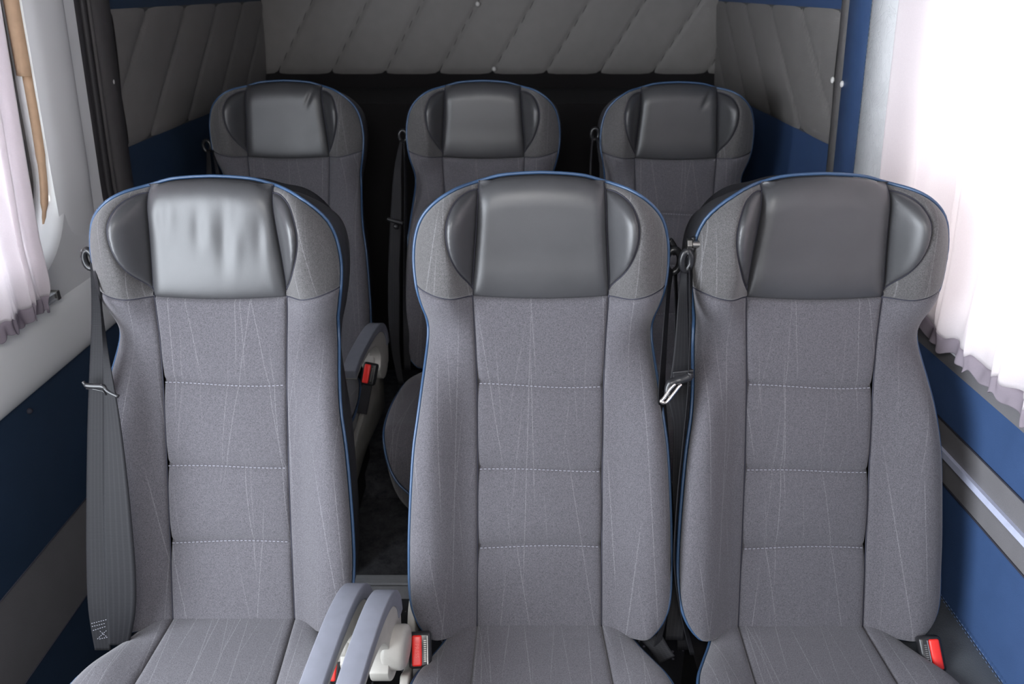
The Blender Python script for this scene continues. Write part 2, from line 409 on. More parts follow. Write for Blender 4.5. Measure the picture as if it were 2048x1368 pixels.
# ---- window walls with rounded openings
def rrect(y0, y1, z0, z1, r, n=10):
    P = []
    for cx, cz, a in ((y1-r, z0+r, -90), (y1-r, z1-r, 0), (y0+r, z1-r, 90), (y0+r, z0+r, 180)):
        P += circle(cx, cz, r, a, a+90, n)
    return resample(np.array(P), .02, True)
def window_wall(side, y0, y1, z0, wy0, wy1, wz0, wz1, mat, name, n, seal=True):
    fx = XL if side < 0 else XR
    out = resample(np.array([(y0, z0), (y1, z0), (y1, 1.84), (y0, 1.84)]), .03, True); hole = rrect(wy0, wy1, wz0, wz1, .20)
    v, f = fill(out, .03, hole, rings=())
    V = [(fx(p[1]), p[0], p[1]) for p in v]; F = [t if side < 0 else t[::-1] for t in f]
    c = hole.mean(0); prev = None
    prof = [(0, 0), (.001, .008), (.004, .022), (.011, .038), (.023, .052), (.038, .062), (.055, .068)]      # outward depth, shrink towards the opening centre
    n0 = len(V); m = len(hole)
    nx = np.roll(hole, -1, 0)-np.roll(hole, 1, 0); nx /= np.linalg.norm(nx, axis=1)[:, None]; nn = np.stack([-nx[:, 1], nx[:, 0]], 1)
    for dp, sh in prof:
        V += [(fx(p[1])+side*dp, p[0], p[1]) for p in hole+nn*sh*.5]
    for k in range(len(prof)-1):
        for i in range(m):
            a = n0+k*m+i; b = n0+k*m+(i+1) % m; q = (a, b, b+m, a+m); F.append(q if side > 0 else q[::-1])
    wall = struct(name, (V, F), mat, smooth=True)
    inner = hole+nn*.050
    ring = [(fx(p[1])+side*.055, p[0], p[1]) for p in inner]
    wn = struct('window_%d' % n, tube(ring, .017, True, 12), M['seal'], smooth=True)
    gv, gf = fill(inner, .08, rings=())
    g = obj('pane', ([(fx(p[1])+side*.062, p[0], p[1]) for p in gv], gf), M['glass'], wn, False); solid(g, .004)
    return wall, wn
ww, wn1 = window_wall(-1, .88, 1.738, .729, .95, 1.60, .915, 1.72, M['white_metal'], 'wall_left', 1)
wr2, wn2 = window_wall(1, -.2, 1.59, .835, -.05, 1.56, .885, 1.72, M['grey_lining'], 'wall_right', 2)
# raised pressing of the painted rail and an embossed oval like in the door skin
pr = catmull([(-.935, .729), (-.922, .735), (-.914, .76), (-.914, .80), (-.920, .84), (-.931, .865)], 5)
V = []; F = []
for k, y in enumerate((.88, 1.70)): V += [(p[0], y, p[1]) for p in pr]
n_ = len(pr)
for i in range(n_-1): F.append((i, n_+i, n_+i+1, i+1))
struct('trim_8', (V, F), M['white_metal'], smooth=True)
vert = catmull([(1.56, -.934), (1.59, -.924), (1.64, -.919), (1.68, -.922), (1.70, -.933)], 5)
V = []; F = []; zz = np.linspace(.86, 1.84, 14)
for z in zz: V += [((p[1]+.934)*float(smooth01((z-.88)/.22))-.934+(XL(z)+.93), p[0], z) for p in vert]
n_ = len(vert)
for j in range(13):
    for i in range(n_-1): F.append((j*n_+i, j*n_+i+1, (j+1)*n_+i+1, (j+1)*n_+i))
struct('trim_9', (V, F), M['white_metal'], smooth=True)
# tan foam strip tucked beside the seal
P = [(XL(z)-.030, y, z) for y, z in ((1.572, 1.50), (1.572, 1.40), (1.572, 1.29))]
ts = obj('foam_strip', tube(catmull(P, 4), .0135, n=10), M['tan']); tag(ts, 'tan foam strip stuck along the rear edge of the left window', 'strip')
P = [(XL(z)-.026, y, z) for y, z in ((1.574, 1.29), (1.574, 1.20), (1.570, 1.12), (1.560, 1.06), (1.535, 1.0), (1.500, .965))]
obj('foam_tail', tube(catmull(P, 4), [.009]*8+[.0075]*6+[.004]*7, n=8), M['tan'], ts)
# shell outside the openings, so daylight only enters through them
struct('wall_front', boxmesh(((-1.05, -1.34, 0), (.95, -1.30, 1.0))), M['skin'])

# curtain rails
def rail(name, side, y0, y1, z, x, label):
    e = empty(name, (x, (y0+y1)/2, z), label, 'curtain rail')
    bm = boxmesh(((x-.004-e.location.x, y0-e.location.y, -.007), (x+.004-e.location.x, y1-e.location.y, .005)), ((x-.008-e.location.x, y0-e.location.y, -.009), (x+.008-e.location.x, y1-e.location.y, -.005)), ((x-.008-e.location.x, y0-e.location.y, .004), (x+.008-e.location.x, y1-e.location.y, .007)))
    bevel(obj('track', bm, M['alu'], e, False), .001)
    yy = y1-e.location.y
    bevel(obj('end_clip', boxmesh(((-.010, yy-.012, -.010), (.010, yy, .009))), M['steel'], e, False), .0015)
    return e
rail('curtain_rail', -1, .94, 1.458, .884, -.918, 'aluminium lower curtain rail under the left window')
rail('curtain_rail', 1, -.1, 1.46, .880, .764, 'aluminium lower curtain rail under the right window')
# curtains: gathered pleats hanging from the top and squeezed at the lower rail
def curtain(name, side, y0, y1, z0, z1, x, npl, amp, seed, label, edge):
    rnd = random.Random(seed); e = empty(name, (x, (y0+y1)/2, z0), label, 'curtain')
    NU, NV = 420, 60; ph = [rnd.uniform(0, 6.28) for _ in range(9)]; amps = [rnd.uniform(.5, 1) for _ in range(9)]
    def pt(a, b):
        y = y0+(y1-y0)*a; z = z0+(z1-z0)*b
        drift = edge*(1-b)*(a-.2)
        s = a*npl+.55*math.sin(2.1*b+ph[0])*.5+.35*math.sin(a*13+ph[1])
        d = 1.35*amp*(.45+.55*math.sin(a*9+ph[2])**2)*(math.sin(2*math.pi*s)+.35*math.sin(4.7*math.pi*s+ph[3]+b*2))
        sq = math.exp(-(b/.045)**2); d = d*(1-.55*sq)+sq*.004*math.sin(a*npl*15+ph[4])*math.sin(b*60+a*30)+.0016*math.sin(2*math.pi*s*3.3+b*5+ph[5])
        lean = (.075*max(0, z-1.02))*(1 if side < 0 else -1)
        zz = z+(.0035*math.sin(a*npl*6.283*1.7+ph[6])+.0025*math.sin(a*npl*19+ph[7]))*math.exp(-(b/.08)**2)
        return Vector((x+lean-side*d, y+drift+.006*math.cos(2*math.pi*s), zz))-e.location
    V = [pt(i/NU, (j/NV)**1.5) for j in range(NV+1) for i in range(NU+1)]; F = []; G = []
    for j in range(NV):
        for i in range(NU):
            a = j*(NU+1)+i; f = (a, a+1, a+NU+2, a+NU+1)
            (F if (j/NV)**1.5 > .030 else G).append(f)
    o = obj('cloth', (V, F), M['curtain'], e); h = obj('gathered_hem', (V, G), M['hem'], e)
    for q in (o, h): solid(q, .0008)
    return e
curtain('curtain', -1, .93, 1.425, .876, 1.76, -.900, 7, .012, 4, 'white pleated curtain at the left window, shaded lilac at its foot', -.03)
curtain('curtain', 1, -.12, 1.548, .872, 1.76, .745, 16, .015, 11, 'bright sunlit white pleated curtain covering the right window', .02)

# ------------------------------------------------------------------ seats
def y0f(v):
    v = np.asarray(v, float); a, b = .45, .62; t = np.clip(v-a, 0, b-a)
    return .344*np.minimum(v, a)+.344*t-.264*t*t/(2*(b-a))+.08*np.maximum(v-b, 0)
HALF = [(0, .7345), (.035, .733), (.068, .7295), (.100, .7205), (.135, .7135), (.163, .6975), (.186, .672), (.1985, .640), (.2035, .600), (.2015, .56), (.195, .525), (.188, .495), (.1865, .465), (.191, .42), (.199, .36), (.207, .305), (.213, .225), (.2165, .145), (.215, .08), (.204, .042), (.182, .014), (.155, .003), (.125, -.010), (.107, -.018)]
HALF = [(u, v-.005*max(0, v-.6)/.13) for u, v in HALF]
RH = catmull(HALF, 6)                       # right half of the backrest outline, top to bottom
OUT = np.vstack([RH, RH[::-1]*[-1, 1]])     # closed outline, clockwise
OUTC = np.vstack([OUT, OUT[:1]])
SEAM = catmull([(.0995, .7205), (.1015, .69), (.104, .65), (.109, .59), (.1115, .54), (.107, .45), (.105, .35), (.105, .2), (.107, 0), (.107, -.018)], 8)   # seam between centre and sides
def seam_u(v): return np.interp(v, SEAM[::-1, 1], SEAM[::-1, 0])
WINGO = catmull([(.1005, .708), (.118, .706), (.136, .695), (.147, .672), (.149, .645), (.143, .615), (.130, .583), (.1113, .5505)], 8)
OUTR = resample(OUTC, .004)
def hbase(u, v):
    a = np.abs(u); c = seam_u(v); th = smooth01((v-.45)/.15)
    wst = np.exp(-((v-.475)/.075)**2); low = .047*smooth01((a-c)/(.185-c))*(1-.85*wst)-.022*wst*smooth01((a-c-.02)/(.19-c-.02))
    lo2 = np.clip((a-c)/(.150-c), 0, 1); hd = .048*np.sin(lo2*math.pi/2)**1.3-.022*smooth01((a-.150)/.055)
    hd = hd*(1-.55*smooth01((v-.665)/.075))
    h = low*(1-th)+hd*th*(1-.35*wst)
    d = pdist(np.stack([u, v], 1), OUTR); R = .026+.016*th; q = np.clip(d/R, 0, 1)
    roll = (.022+.004*th)*(1-np.sqrt(np.maximum(0, 1-(1-q)**2)))
    h = h-roll*(.35+.65*smooth01((v-.03)/.10))
    # soft lumbar curve and hollow of the centre
    h = h+.006*np.exp(-((v-.26)/.14)**2)*np.clip(1-(a/.13)**2, 0, 1)
    return h
def surf(P, extra=0):
    P = np.asarray(P, float); h = hbase(P[:, 0], P[:, 1])+extra
    return np.stack([P[:, 0], y0f(P[:, 1])-h, P[:, 1]], 1)
def puff(P, lines, A, R):
    d = np.min([pdist(P, l) for l in lines], axis=0); q = np.clip(d/R, 0, 1)
    return A*np.sqrt(np.maximum(0, 1-(1-q)**2))-.0035*np.exp(-(d/.0020)**2)
def cut(line, v0, v1): return line[(line[:, 1] <= v0+1e-6) & (line[:, 1] >= v1-1e-6)]
mir = lambda P: np.asarray(P)*[-1, 1]
# reference stitch lines across the centre panel
ROWS = [.397, .2625, .1355]
def sag(r, u): return r+.003*np.sin(u*20+r*9)
seamlow = np.vstack([[(.1115, .5385)], cut(SEAM, .53, -.02)])
seamhead = np.vstack([cut(SEAM, .7205, .5455), [(.1115, .5385)]])
HB = catmull([(-.1115, .5385), (-.05, .535), (0, .534), (.05, .535), (.1115, .5385)], 6)       # lower edge of the head pad
OH = RH[(RH[:, 1] >= .7205-1e-6)]
head_poly = np.vstack([OH, seamhead, HB[::-1][1:-1], mir(seamhead)[::-1], mir(OH)[::-1]])
def clean(P, step=.004):
    P = np.asarray(P); k = [0]
    for i in range(1, len(P)):
        if np.hypot(*(P[i]-P[k[-1]])) > 1e-4: k.append(i)
    P = P[k]
    if np.hypot(*(P[0]-P[-1])) < 1e-4: P = P[:-1]
    return resample(P, step, True) if step else P
def keepres(*parts):
    """join pieces, each resampled on its own so that corners stay sharp"""
    o = []
    for p in parts:
        q = resample(p, .0035) if len(p) > 1 else np.asarray(p)
        for x in q:
            if not o or np.hypot(*(x-o[-1])) > 5e-4: o.append(x)
    if np.hypot(*(o[0]-o[-1])) < 5e-4: o.pop()
    return np.array(o)
def mesh_region(poly, pf, pitch=.0045):
    v, f = fill(poly, pitch)
    e = pf(v); P = surf(v, e)
    return P, f
def flipfix(V, F, ref=(0, -1, 0)):
    V = np.asarray(V); s = 0
    for t in F[:200]:
        a, b, c = V[t[0]], V[t[1]], V[t[2]]; s += np.cross(b-a, c-a)@np.array(ref)
    return V, (F if s > 0 else [t[::-1] for t in F])
HS = resample(HB, .004)
BS = catmull([(.1115, .5385), (.15, .545), (.2015, .556)], 5)     # cross seam on the side bolster
def head_mesh(wr):
    poly = keepres(OH, seamhead, HB[::-1], mir(seamhead)[::-1], mir(OH)[::-1])
    l1, l2 = [resample(seamhead, .004), resample(mir(seamhead), .004)], [HS]
    def pf(P):
        e = .013*(puff(P, l1, 1, .022)+.004)*(puff(P, l2, 1, .055)+.004)-.003*np.exp(-(np.min([pdist(P, l) for l in l1+l2], axis=0)/.002)**2)
        if wr == 1:
            for c, s, A, vc, vw in ((-.020, .009, .0014, .655, .030), (.020, .010, .0022, .64, .045), (.042, .008, .0008, .665, .03), (-.078, .008, .0012, .675, .025), (.080, .009, .0016, .65, .04)):
                x = (P[:, 0]-c-.12*(P[:, 1]-vc)); e = e-A*np.exp(-(x/s)**2)*np.exp(-((P[:, 1]-vc)/vw)**2)+.6*A*np.exp(-((x-2.1*s)/s)**2)*np.exp(-((P[:, 1]-vc)/vw)**2)
        if wr == 2:
            x = P[:, 0]-.070-.45*(P[:, 1]-.69); e = e-.0045*np.exp(-(x/.006)**2)*np.exp(-((P[:, 1]-.695)/.022)**2)
        return e
    return flipfix(*mesh_region(poly, pf))
def wing_mesh():
    sm = cut(SEAM, .708, .5505); poly = keepres(WINGO, sm[::-1])
    l = [resample(WINGO, .004), resample(sm, .004)]
    return flipfix(*mesh_region(poly, lambda P: puff(P, l, .012, .026)))
def upper_mesh():
    o = RH[(RH[:, 1] <= .7206) & (RH[:, 1] >= .556)]
    top = np.array([(.0995, .7205), (.1005, .708)])
    poly = keepres(o, BS[::-1], np.array([(.1115, .5385), (.1113, .5505)]), WINGO[::-1], top[::-1])
    l = [resample(WINGO, .004), resample(BS, .004), top]
    return flipfix(*mesh_region(poly, lambda P: puff(P, l, .004, .012)))
def lower_mesh():
    o = RH[(RH[:, 1] <= .556)]
    poly = keepres(BS, o, seamlow[::-1])
    l = [resample(BS, .004), resample(seamlow, .004)]
    return flipfix(*mesh_region(poly, lambda P: puff(P, l, .006, .016)))
def centre_mesh():
    poly = keepres(HB, seamlow, mir(seamlow)[::-1])
    l = [resample(seamlow, .004), resample(mir(seamlow), .004), HS]
    def pf(P):
        e = puff(P, l, .005, .018)
        for r in ROWS:
            d = np.abs(P[:, 1]-sag(r, P[:, 0])); e = e-.0045*np.exp(-(d/.0045)**2)-.0055*np.exp(-(d/.024)**2)
        return e
    return flipfix(*mesh_region(poly, pf))
def mirm(vf): V, F = vf; return V*[-1, 1, 1], [t[::-1] for t in F]
def shell_mesh():
    o = resample(np.vstack([RH, mir(RH)[::-1]]), .008, True)
    n = len(o); nx = np.roll(o, -1, 0)-np.roll(o, 1, 0); nx /= np.linalg.norm(nx, axis=1)[:, None]; nn = np.stack([-nx[:, 1], nx[:, 0]], 1)
    if ((o+nn*.01)[:, 0]**2).sum() < (o[:, 0]**2).sum(): nn = -nn
    he = hbase(o[:, 0], o[:, 1]); V = []; F = []
    prof = [(-.006, -.001), (-.001, .003), (.001, .012), (.001, .03), (-.003, .055), (-.008, .080), (-.018, .100), (-.034, .114), (-.06, .120)]
    for off, b in prof:
        q = o+nn*off
        sh = smooth01((o[:, 1]-.42)/.1)*np.abs(nn[:, 0])*min(1, b/.03)*.009; q = q+nn*sh[:, None]; q[:, 1] -= np.clip(nn[:, 1], 0, 1)*b*.30
        if off < -.02: q = o*[1+off*2.6, 1]+[0, 0]; q[:, 1] = .36+(q[:, 1]-.36)*(1+off*1.4)
        V += list(np.stack([q[:, 0], y0f(o[:, 1])-he*(1-min(1, b/.05))+b, q[:, 1]], 1))
    for k in range(len(prof)-1):
        for i in range(n): a = k*n+i; b = k*n+(i+1) % n; F.append((a, b, b+n, a+n))
    F.append(tuple(range((len(prof)-1)*n, len(prof)*n)))
    bm = bmesh.new(); vs = [bm.verts.new(p) for p in V]
    for f in F: bm.faces.new([vs[i] for i in f])
    bmesh.ops.recalc_face_normals(bm, faces=bm.faces)
    return bm
def outward(P, V, d):
    """shift outline points outwards by d in the u,v plane"""
    n = len(P); nx = np.gradient(P, axis=0); nx /= np.linalg.norm(nx, axis=1)[:, None]; nn = np.stack([-nx[:, 1], nx[:, 0]], 1)
    s = 1 if ((P+nn*.01-[0, .36])**2).sum() > ((P-[0, .36])**2).sum() else -1
    return V+np.stack([nn[:, 0], 0*nn[:, 0], nn[:, 1]], 1)*d*s
def pipe_mesh():
    p = RH[RH[:, 1] > -.012]; p = np.vstack([mir(p)[::-1][:-1], p]); p = resample(p, .006)
    V = surf(p, 0); V[:, 1] -= .0005
    return tube(outward(p, V, .0022), .0028, n=8)
# cushion, flat coordinates (u, y), y negative towards the front
CH = [(0, .045), (.10, .045), (.128, .036), (.146, .010), (.160, -.028), (.180, -.070), (.199, -.115), (.212, -.18), (.220, -.26), (.221, -.35), (.213, -.42), (.190, -.463), (.14, -.487), (.07, -.496), (0, -.498)]
CR = catmull(CH, 6); COUT = np.vstack([CR, mir(CR)[::-1]]); COUTR = resample(COUT, .004)
CS = catmull([(.107, .045), (.107, 0), (.112, -.12), (.117, -.25), (.115, -.40), (.105, -.493)], 8)
def cheight(P, e=0):
    P = np.asarray(P, float); a = np.abs(P[:, 0]); d = pdist(P, COUTR); q = np.clip(d/.026, 0, 1)
    z = .002+.016*smooth01((a-.105)/.06)*smooth01((-.02-P[:, 1])/.12)-.014*(1-np.sqrt(np.maximum(0, 1-(1-q)**2)))
    z = z+.010*smooth01((-P[:, 1]-.1)/.3)-.135*np.clip((-.375-P[:, 1])/.123, 0, 1)**1.9
    return np.stack([P[:, 0], P[:, 1], z+e], 1)
def cush_side():
    o = CR[CR[:, 0] >= .105]; o = np.vstack([[(.107, .045)], o[1:-1], [(.105, -.493)]])
    poly = keepres(o, CS[::-1]); l = [resample(CS, .004)]
    v, f = fill(poly, .006); return flipfix(cheight(v, puff(v, l, .005, .018)), f, (0, 0, 1))
def cush_mid():
    t = np.array([(.107, .045), (-.107, .045)]); fr = CR[CR[:, 0] < .105]; fr = fr[fr[:, 1] < -.4]
    b = np.vstack([[(.105, -.493)], fr, mir(fr)[::-1], [(-.105, -.493)]])
    poly = keepres(CS, b, mir(CS)[::-1], t[::-1]); l = [resample(CS, .004), resample(mir(CS), .004)]
    v, f = fill(poly, .006); d = np.abs(v[:, 1]+.030)
    return flipfix(cheight(v, puff(v, l, .004, .016)-.0012*np.exp(-(d/.002)**2)), f, (0, 0, 1))
def cush_skirt():
    o = resample(COUT, .008, True); n = len(o); V = []; F = []; top = cheight(o)
    for sc, dz in ((1.0, 0), (1.004, -.010), (1.004, -.030), (.99, -.050), (.94, -.062), (.80, -.068)):
        V += list(np.stack([o[:, 0]*sc, (o[:, 1]+.22)*sc-.22, np.minimum(top[:, 2], 9)+dz], 1))
    for k in range(5):
        for i in range(n): a = k*n+i; b = k*n+(i+1) % n; F.append((a, b, b+n, a+n))
    F.append(tuple(range(5*n, 6*n)))
    bm = bmesh.new(); vs = [bm.verts.new(p) for p in V]
    for f in F: bm.faces.new([vs[i] for i in f])
    bmesh.ops.recalc_face_normals(bm, faces=bm.faces); return bm
def cush_pipe():
    p = CR[(CR[:, 0] > .118)|(CR[:, 1] < -.3)]; p = np.vstack([p[:-1], mir(p)[::-1]]); p = resample(p, .006)
    V = cheight(p); V[:, 2] += .0005
    V[:, 0] *= 1.014; V[:, 2] += .001
    return tube(V, .0028, n=8)
# backrest stitching rows
def row_stitch(r0):
    bm = bmesh.new()
    for r in (r0,):
        u = np.arange(-.101, .1015, .001); P = np.stack([u, sag(r, u)], 1); X = surf(P, .0012)
        for i in range(0, len(X)-6, 7):
            a, b = Vector(X[i]), Vector(X[i+4]); d = b-a; q = d.to_track_quat('X', 'Z')
            for v in bmesh.ops.create_cube(bm, size=1)['verts']: v.co = q @ Vector((v.co.x*d.length, v.co.y*.0009, v.co.z*.0011))+(a+b)/2
    return bm
# armrest profile in (y, z) seat coordinates
def arm_parts(parent, x, side):
    """side: +1 on the seat's right. x is the centre of the arm"""
    outer = catmull([(-.355, .170), (-.33, .178), (-.30, .185), (-.20, .194), (-.13, .190), (-.085, .172), (-.060, .140), (-.054, .105)], 6)
    inner = catmull([(-.355, .150), (-.33, .158), (-.30, .166), (-.20, .174), (-.14, .170), (-.102, .155), (-.081, .130), (-.076, .105)], 6)
    pad = list(map(tuple, outer))+list(map(tuple, inner[::-1]))
    hub = (-.112, .070 if parent.location.y == 0 else .05)
    low = catmull([(-.345, .142), (-.33, .148), (-.29, .156), (-.22, .158), (-.17, .146), (-.146, .122), (-.138, .100), (-.150, .072)], 6)
    hb = circle(hub[0], hub[1], .040, 180, 335, 12)
    back = catmull([(hub[0]+.040*math.cos(math.radians(-25)), hub[1]+.040*math.sin(math.radians(-25))), (-.066, .06), (-.060, .105)], 5)
    base = [tuple(p) for p in inner[:-1]]+[(-.062, .105)]
    poly = [tuple(p) for p in low]+hb+[tuple(p) for p in back[1:]]+[tuple(p) for p in inner[::-1][1:]]
    drop = lambda L: [(p[0], p[1]-(.013 if parent.location.y == 0 else 0)) for p in L]
    pad = drop(pad); poly = drop(poly)
    a = bevel(obj('armrest', extrude_poly(poly, x-.0145, x+.0145), M['arm'], parent), .005, 3)
    tag(a, 'beige grey plastic arm')
    p = bevel(obj('arm_pad', extrude_poly(pad, x-.0165, x+.0165), M['pad'], a), .007, 3, 35)
    h = bevel(obj('pivot_housing', extrude_poly((circle(hub[0], hub[1], .034, 0, 345, 23)), min(x, x-side*.036), max(x, x-side*.036)), M['arm'], a), .008, 3)
    for q in (a, p, h):
        for v in q.data.vertices: v.co.x += (v.co.y+.30)*.10
    return a
def cover(parent, side, x):
    top = catmull([(.06, .03), (.03, .045), (0, .045), (-.02, .030), (-.030, .010)], 4).tolist()
    mid = [(-.034, .000), (-.050, -.006), (-.085, -.006), (-.098, .002), (-.110, .012)]
    low = catmull([(-.118, .016), (-.16, -.004), (-.25, -.020), (-.36, -.032), (-.43, -.050), (-.458, -.075), (-.455, -.105), (-.42, -.125), (-.25, -.120), (-.05, -.150), (.05, -.16)], 4).tolist()
    poly = [tuple(p) for p in top+mid+low]
    c = bevel(obj('side_cover', extrude_poly(poly, x-.007, x+.007), M['arm'], parent), .003, 2)
    return c
meshes = {}
def build_seat(label, group, hw, arm, covers):
    root = empty('passenger_seat', (0, 0, 0), label, 'seat', group)
    if not meshes:
        meshes['lower'] = lower_mesh(); meshes['upper'] = upper_mesh(); meshes['wing'] = wing_mesh(); meshes['centre'] = centre_mesh()
        R_ = {}
        def mk(n, d, m): o = obj(n, d, m); o.parent = None; R_[n+str(len(R_))] = o; return o
        L = [('back_panel', meshes['centre'], M['fabric'])]
        L += [('side_bolster', meshes['lower'], M['fabric']), ('side_bolster', mirm(meshes['lower']), M['fabric'])]
        L += [('headrest_surround', meshes['upper'], M['fabric_wing']), ('headrest_surround', mirm(meshes['upper']), M['fabric_wing'])]
        L += [('headrest_wing', meshes['wing'], M['leather']), ('headrest_wing', mirm(meshes['wing']), M['leather'])]
        L += [('back_shell', shell_mesh(), M['vinyl_back']), ('piping', pipe_mesh(), M['piping'])]
        L += [('cushion_panel', cush_mid(), M['fabric_cushion']), ('cushion_bolster', cush_side(), M['fabric_cushion']), ('cushion_bolster', mirm(cush_side()), M['fabric_cushion'])]
        L += [('cushion_skirt', cush_skirt(), M['fabric_wing']), ('cushion_piping', cush_pipe(), M['piping'])]+[('stitching', row_stitch(r), M['thread']) for r in ROWS]
        bm = boxmesh(((-.17, -.40, -.40), (.17, .08, -.09))); L.append(('seat_base', bm, M['rubber']))
        meshes['protos'] = []
        for n, d, m in L:
            o = obj(n, d, m, root, n not in ('stitching', 'seat_base')); meshes['protos'].append(o)
    else:
        for p in meshes['protos']:
            o = p.copy(); C.objects.link(o); o.parent = root
    if 'seams' not in meshes:
        meshes['seams'] = []
        for ln in (cut(SEAM, .7205, -.01), WINGO, BS):
            for f in (lambda q: q, mir):
                V = surf(resample(f(ln), .005)); V[:, 1] += .0010
                meshes['seams'].append(obj('seam', tube(V, .0011, n=6), M['dark_thread'], root))
    else:
        for p in meshes['seams']: o = p.copy(); C.objects.link(o); o.parent = root
    k = 'head%d' % hw
    if k not in meshes: meshes[k] = obj('headrest_panel', head_mesh(hw), M['leather'], root)
    else: o = meshes[k].copy(); C.objects.link(o); o.parent = root
    for s, x in arm: arm_parts(root, x, s)
    for s, x in covers: cover(root, s, x)
    return root
ZF = .45
SEATS = {}
spec = [
 ('FL', -.489, 1.035, .434, 1, [(1, .222)], [(1, .196)], 'front row grey seat on the left with creased shiny headrest, one armrest on its right', 'front row of grey coach seats'),
 ('FC', .047, 1.007, .446, 0, [(-1, -.263)], [(-1, -.216)], 'front row grey seat in the middle, armrest on its left side', 'front row of grey coach seats'),
 ('FR', .496, 1.007, .444, 0, [], [], 'front row grey seat on the right next to the sunlit curtain', 'front row of grey coach seats'),
 ('RL', -.607, 1.945, .487, 2, [(1, .237)], [(1, .228)], 'rear row grey seat on the left with armrest, behind the creased headrest seat', 'rear row of grey coach seats'),
 ('RC', -.0775, 1.941, .487, 0, [], [], 'rear row grey seat in the middle, against the black carpeted wall', 'rear row of grey coach seats'),
 ('RR', .445, 1.945, .483, 2, [], [], 'rear row grey seat on the right casting a shadow on the blue side wall', 'rear row of grey coach seats')]
for k, x, y, z, hw, arm, cov, lab, grp in spec:
    r = build_seat(lab, grp, hw, arm, cov); r.location = (x, y, z); SEATS[k] = (r, x, y, z)
# turn the window-side seats a touch, as they are bolted
def on_seat(k, px, py, h):
    """point of the photo taken on the sloping plane of a backrest, h in front of it"""
    _, X0, Y0, Z0 = SEATS[k]; d = ray(px, py); lo, hi = .3, 4
    for _i in range(50):
        m = (lo+hi)/2; p = d*m+Vector((0, 0, EYE))
        if p.y-(Y0+float(y0f(p.z-Z0))-h) > 0: hi = m
        else: lo = m
    return d*lo+Vector((0, 0, EYE))

# ------------------------------------------------------------------ seat belts
def ribbon(pairs, sub=8):
    L = catmull([tuple(a) for a, b in pairs], sub); R = catmull([tuple(b) for a, b in pairs], sub); n = len(L); W = 8
    V = []; F = []
    for i in range(n):
        for k in range(W+1):
            t = k/W; V.append(L[i]*(1-t)+R[i]*t)
    for i in range(n-1):
        for k in range(W): a = i*(W+1)+k; F.append((a, a+1, a+W+2, a+W+1))
    return V, F, W
def web(name, pairs, parent, sub=8):
    V, F, W = ribbon([(Vector(a)-parent.location, Vector(b)-parent.location) for a, b in pairs], sub)
    o = obj(name, (V, F), M['webbing'], parent); uv = o.data.uv_layers.new(name='UVMap')
    for l in o.data.loops: uv.data[l.index].uv = ((l.vertex_index % (W+1))/W, (l.vertex_index//(W+1))*.1)
    solid(o, .0013); return o
def relobj(name, bm, mat, parent, smooth=False):
    o = obj(name, bm, mat, parent, smooth)
    o.data.transform(Matrix.Translation(-parent.location)); return o
def loopguide(c, parent, wdt=.034, hgt=.030, r=.0055, tilt=0.0, mat=None):
    P = [Vector((wdt*.5*math.cos(a)*(1 if abs(math.cos(a)) < .8 else 1), 0, hgt*.5*math.sin(a))) for a in np.linspace(0, 2*math.pi, 21)[:-1]]
    R = Matrix.Rotation(tilt, 3, 'Z'); return relobj('belt_guide', _bm(tube([R @ p+Vector(c) for p in P], r, True, 10)), M['black'], parent, True)
def _bm(vf):
    bm = bmesh.new(); vs = [bm.verts.new(tuple(p)) for p in vf[0]]
    for f in vf[1]: bm.faces.new([vs[i] for i in f])
    return bm
# left front seat belt
def S_(k, xl, xr, y, hl, hr=None): return (on_seat(k, xl, y, hl), on_seat(k, xr, y, hl if hr is None else hr))
b = empty('seat_belt', on_seat('FL', 190, 780, .05), 'black seat belt hanging down the left edge of the left front seat', 'seat belt')
web('webbing', [S_('FL', 180, 196, 522, .00), S_('FL', 182, 200, 560, .015), S_('FL', 183, 206, 640, .04), S_('FL', 179, 208, 740, .055), S_('FL', 175, 209, 860, .055), S_('FL', 173, 210, 1000, .055), S_('FL', 173, 214, 1120, .055), S_('FL', 177, 216, 1220, .055), S_('FL', 190, 222, 1300, .045)], b)
web('webbing', [S_('FL', 199, 202, 600, .050, .045), S_('FL', 203, 210, 660, .062, .055), S_('FL', 206, 223, 740, .072), S_('FL', 207, 240, 840, .080), S_('FL', 207, 254, 950, .085), S_('FL', 207, 265, 1060, .085), S_('FL', 210, 272, 1160, .082), S_('FL', 213, 270, 1230, .075), S_('FL', 217, 258, 1290, .065, .055)], b)
web('webbing', [S_('FL', 184, 188, 528, .005, .02), S_('FL', 190, 196, 560, .025, .035), S_('FL', 199, 202, 602, .050, .045)], b, 4)
tk = [on_seat('FL', x, y, .075) for x, y in ((166, 763), (172, 770), (186, 772), (206, 773), (213, 780), (222, 786), (237, 793))]
relobj('belt_tongue', _bm(tube(catmull([tuple(p) for p in tk], 4), [.0028]*4+[.0042]*10+[.0034]*11, n=8)), M['black'], b, True)
relobj('tongue_slot_edge', _bm(tube([tuple(on_seat('FL', x, y, .078)) for x, y in ((172, 777), (190, 779), (206, 782), (212, 790))], .0012, n=6)), M['black'], b, True)
loopguide(on_seat('FL', 178, 518, -.03), b, .016, .032, .006)
st = [tuple(on_seat('FL', x, y, .058)) for x, y in ((183, 1246), (214, 1240))]
bm = bmesh.new()
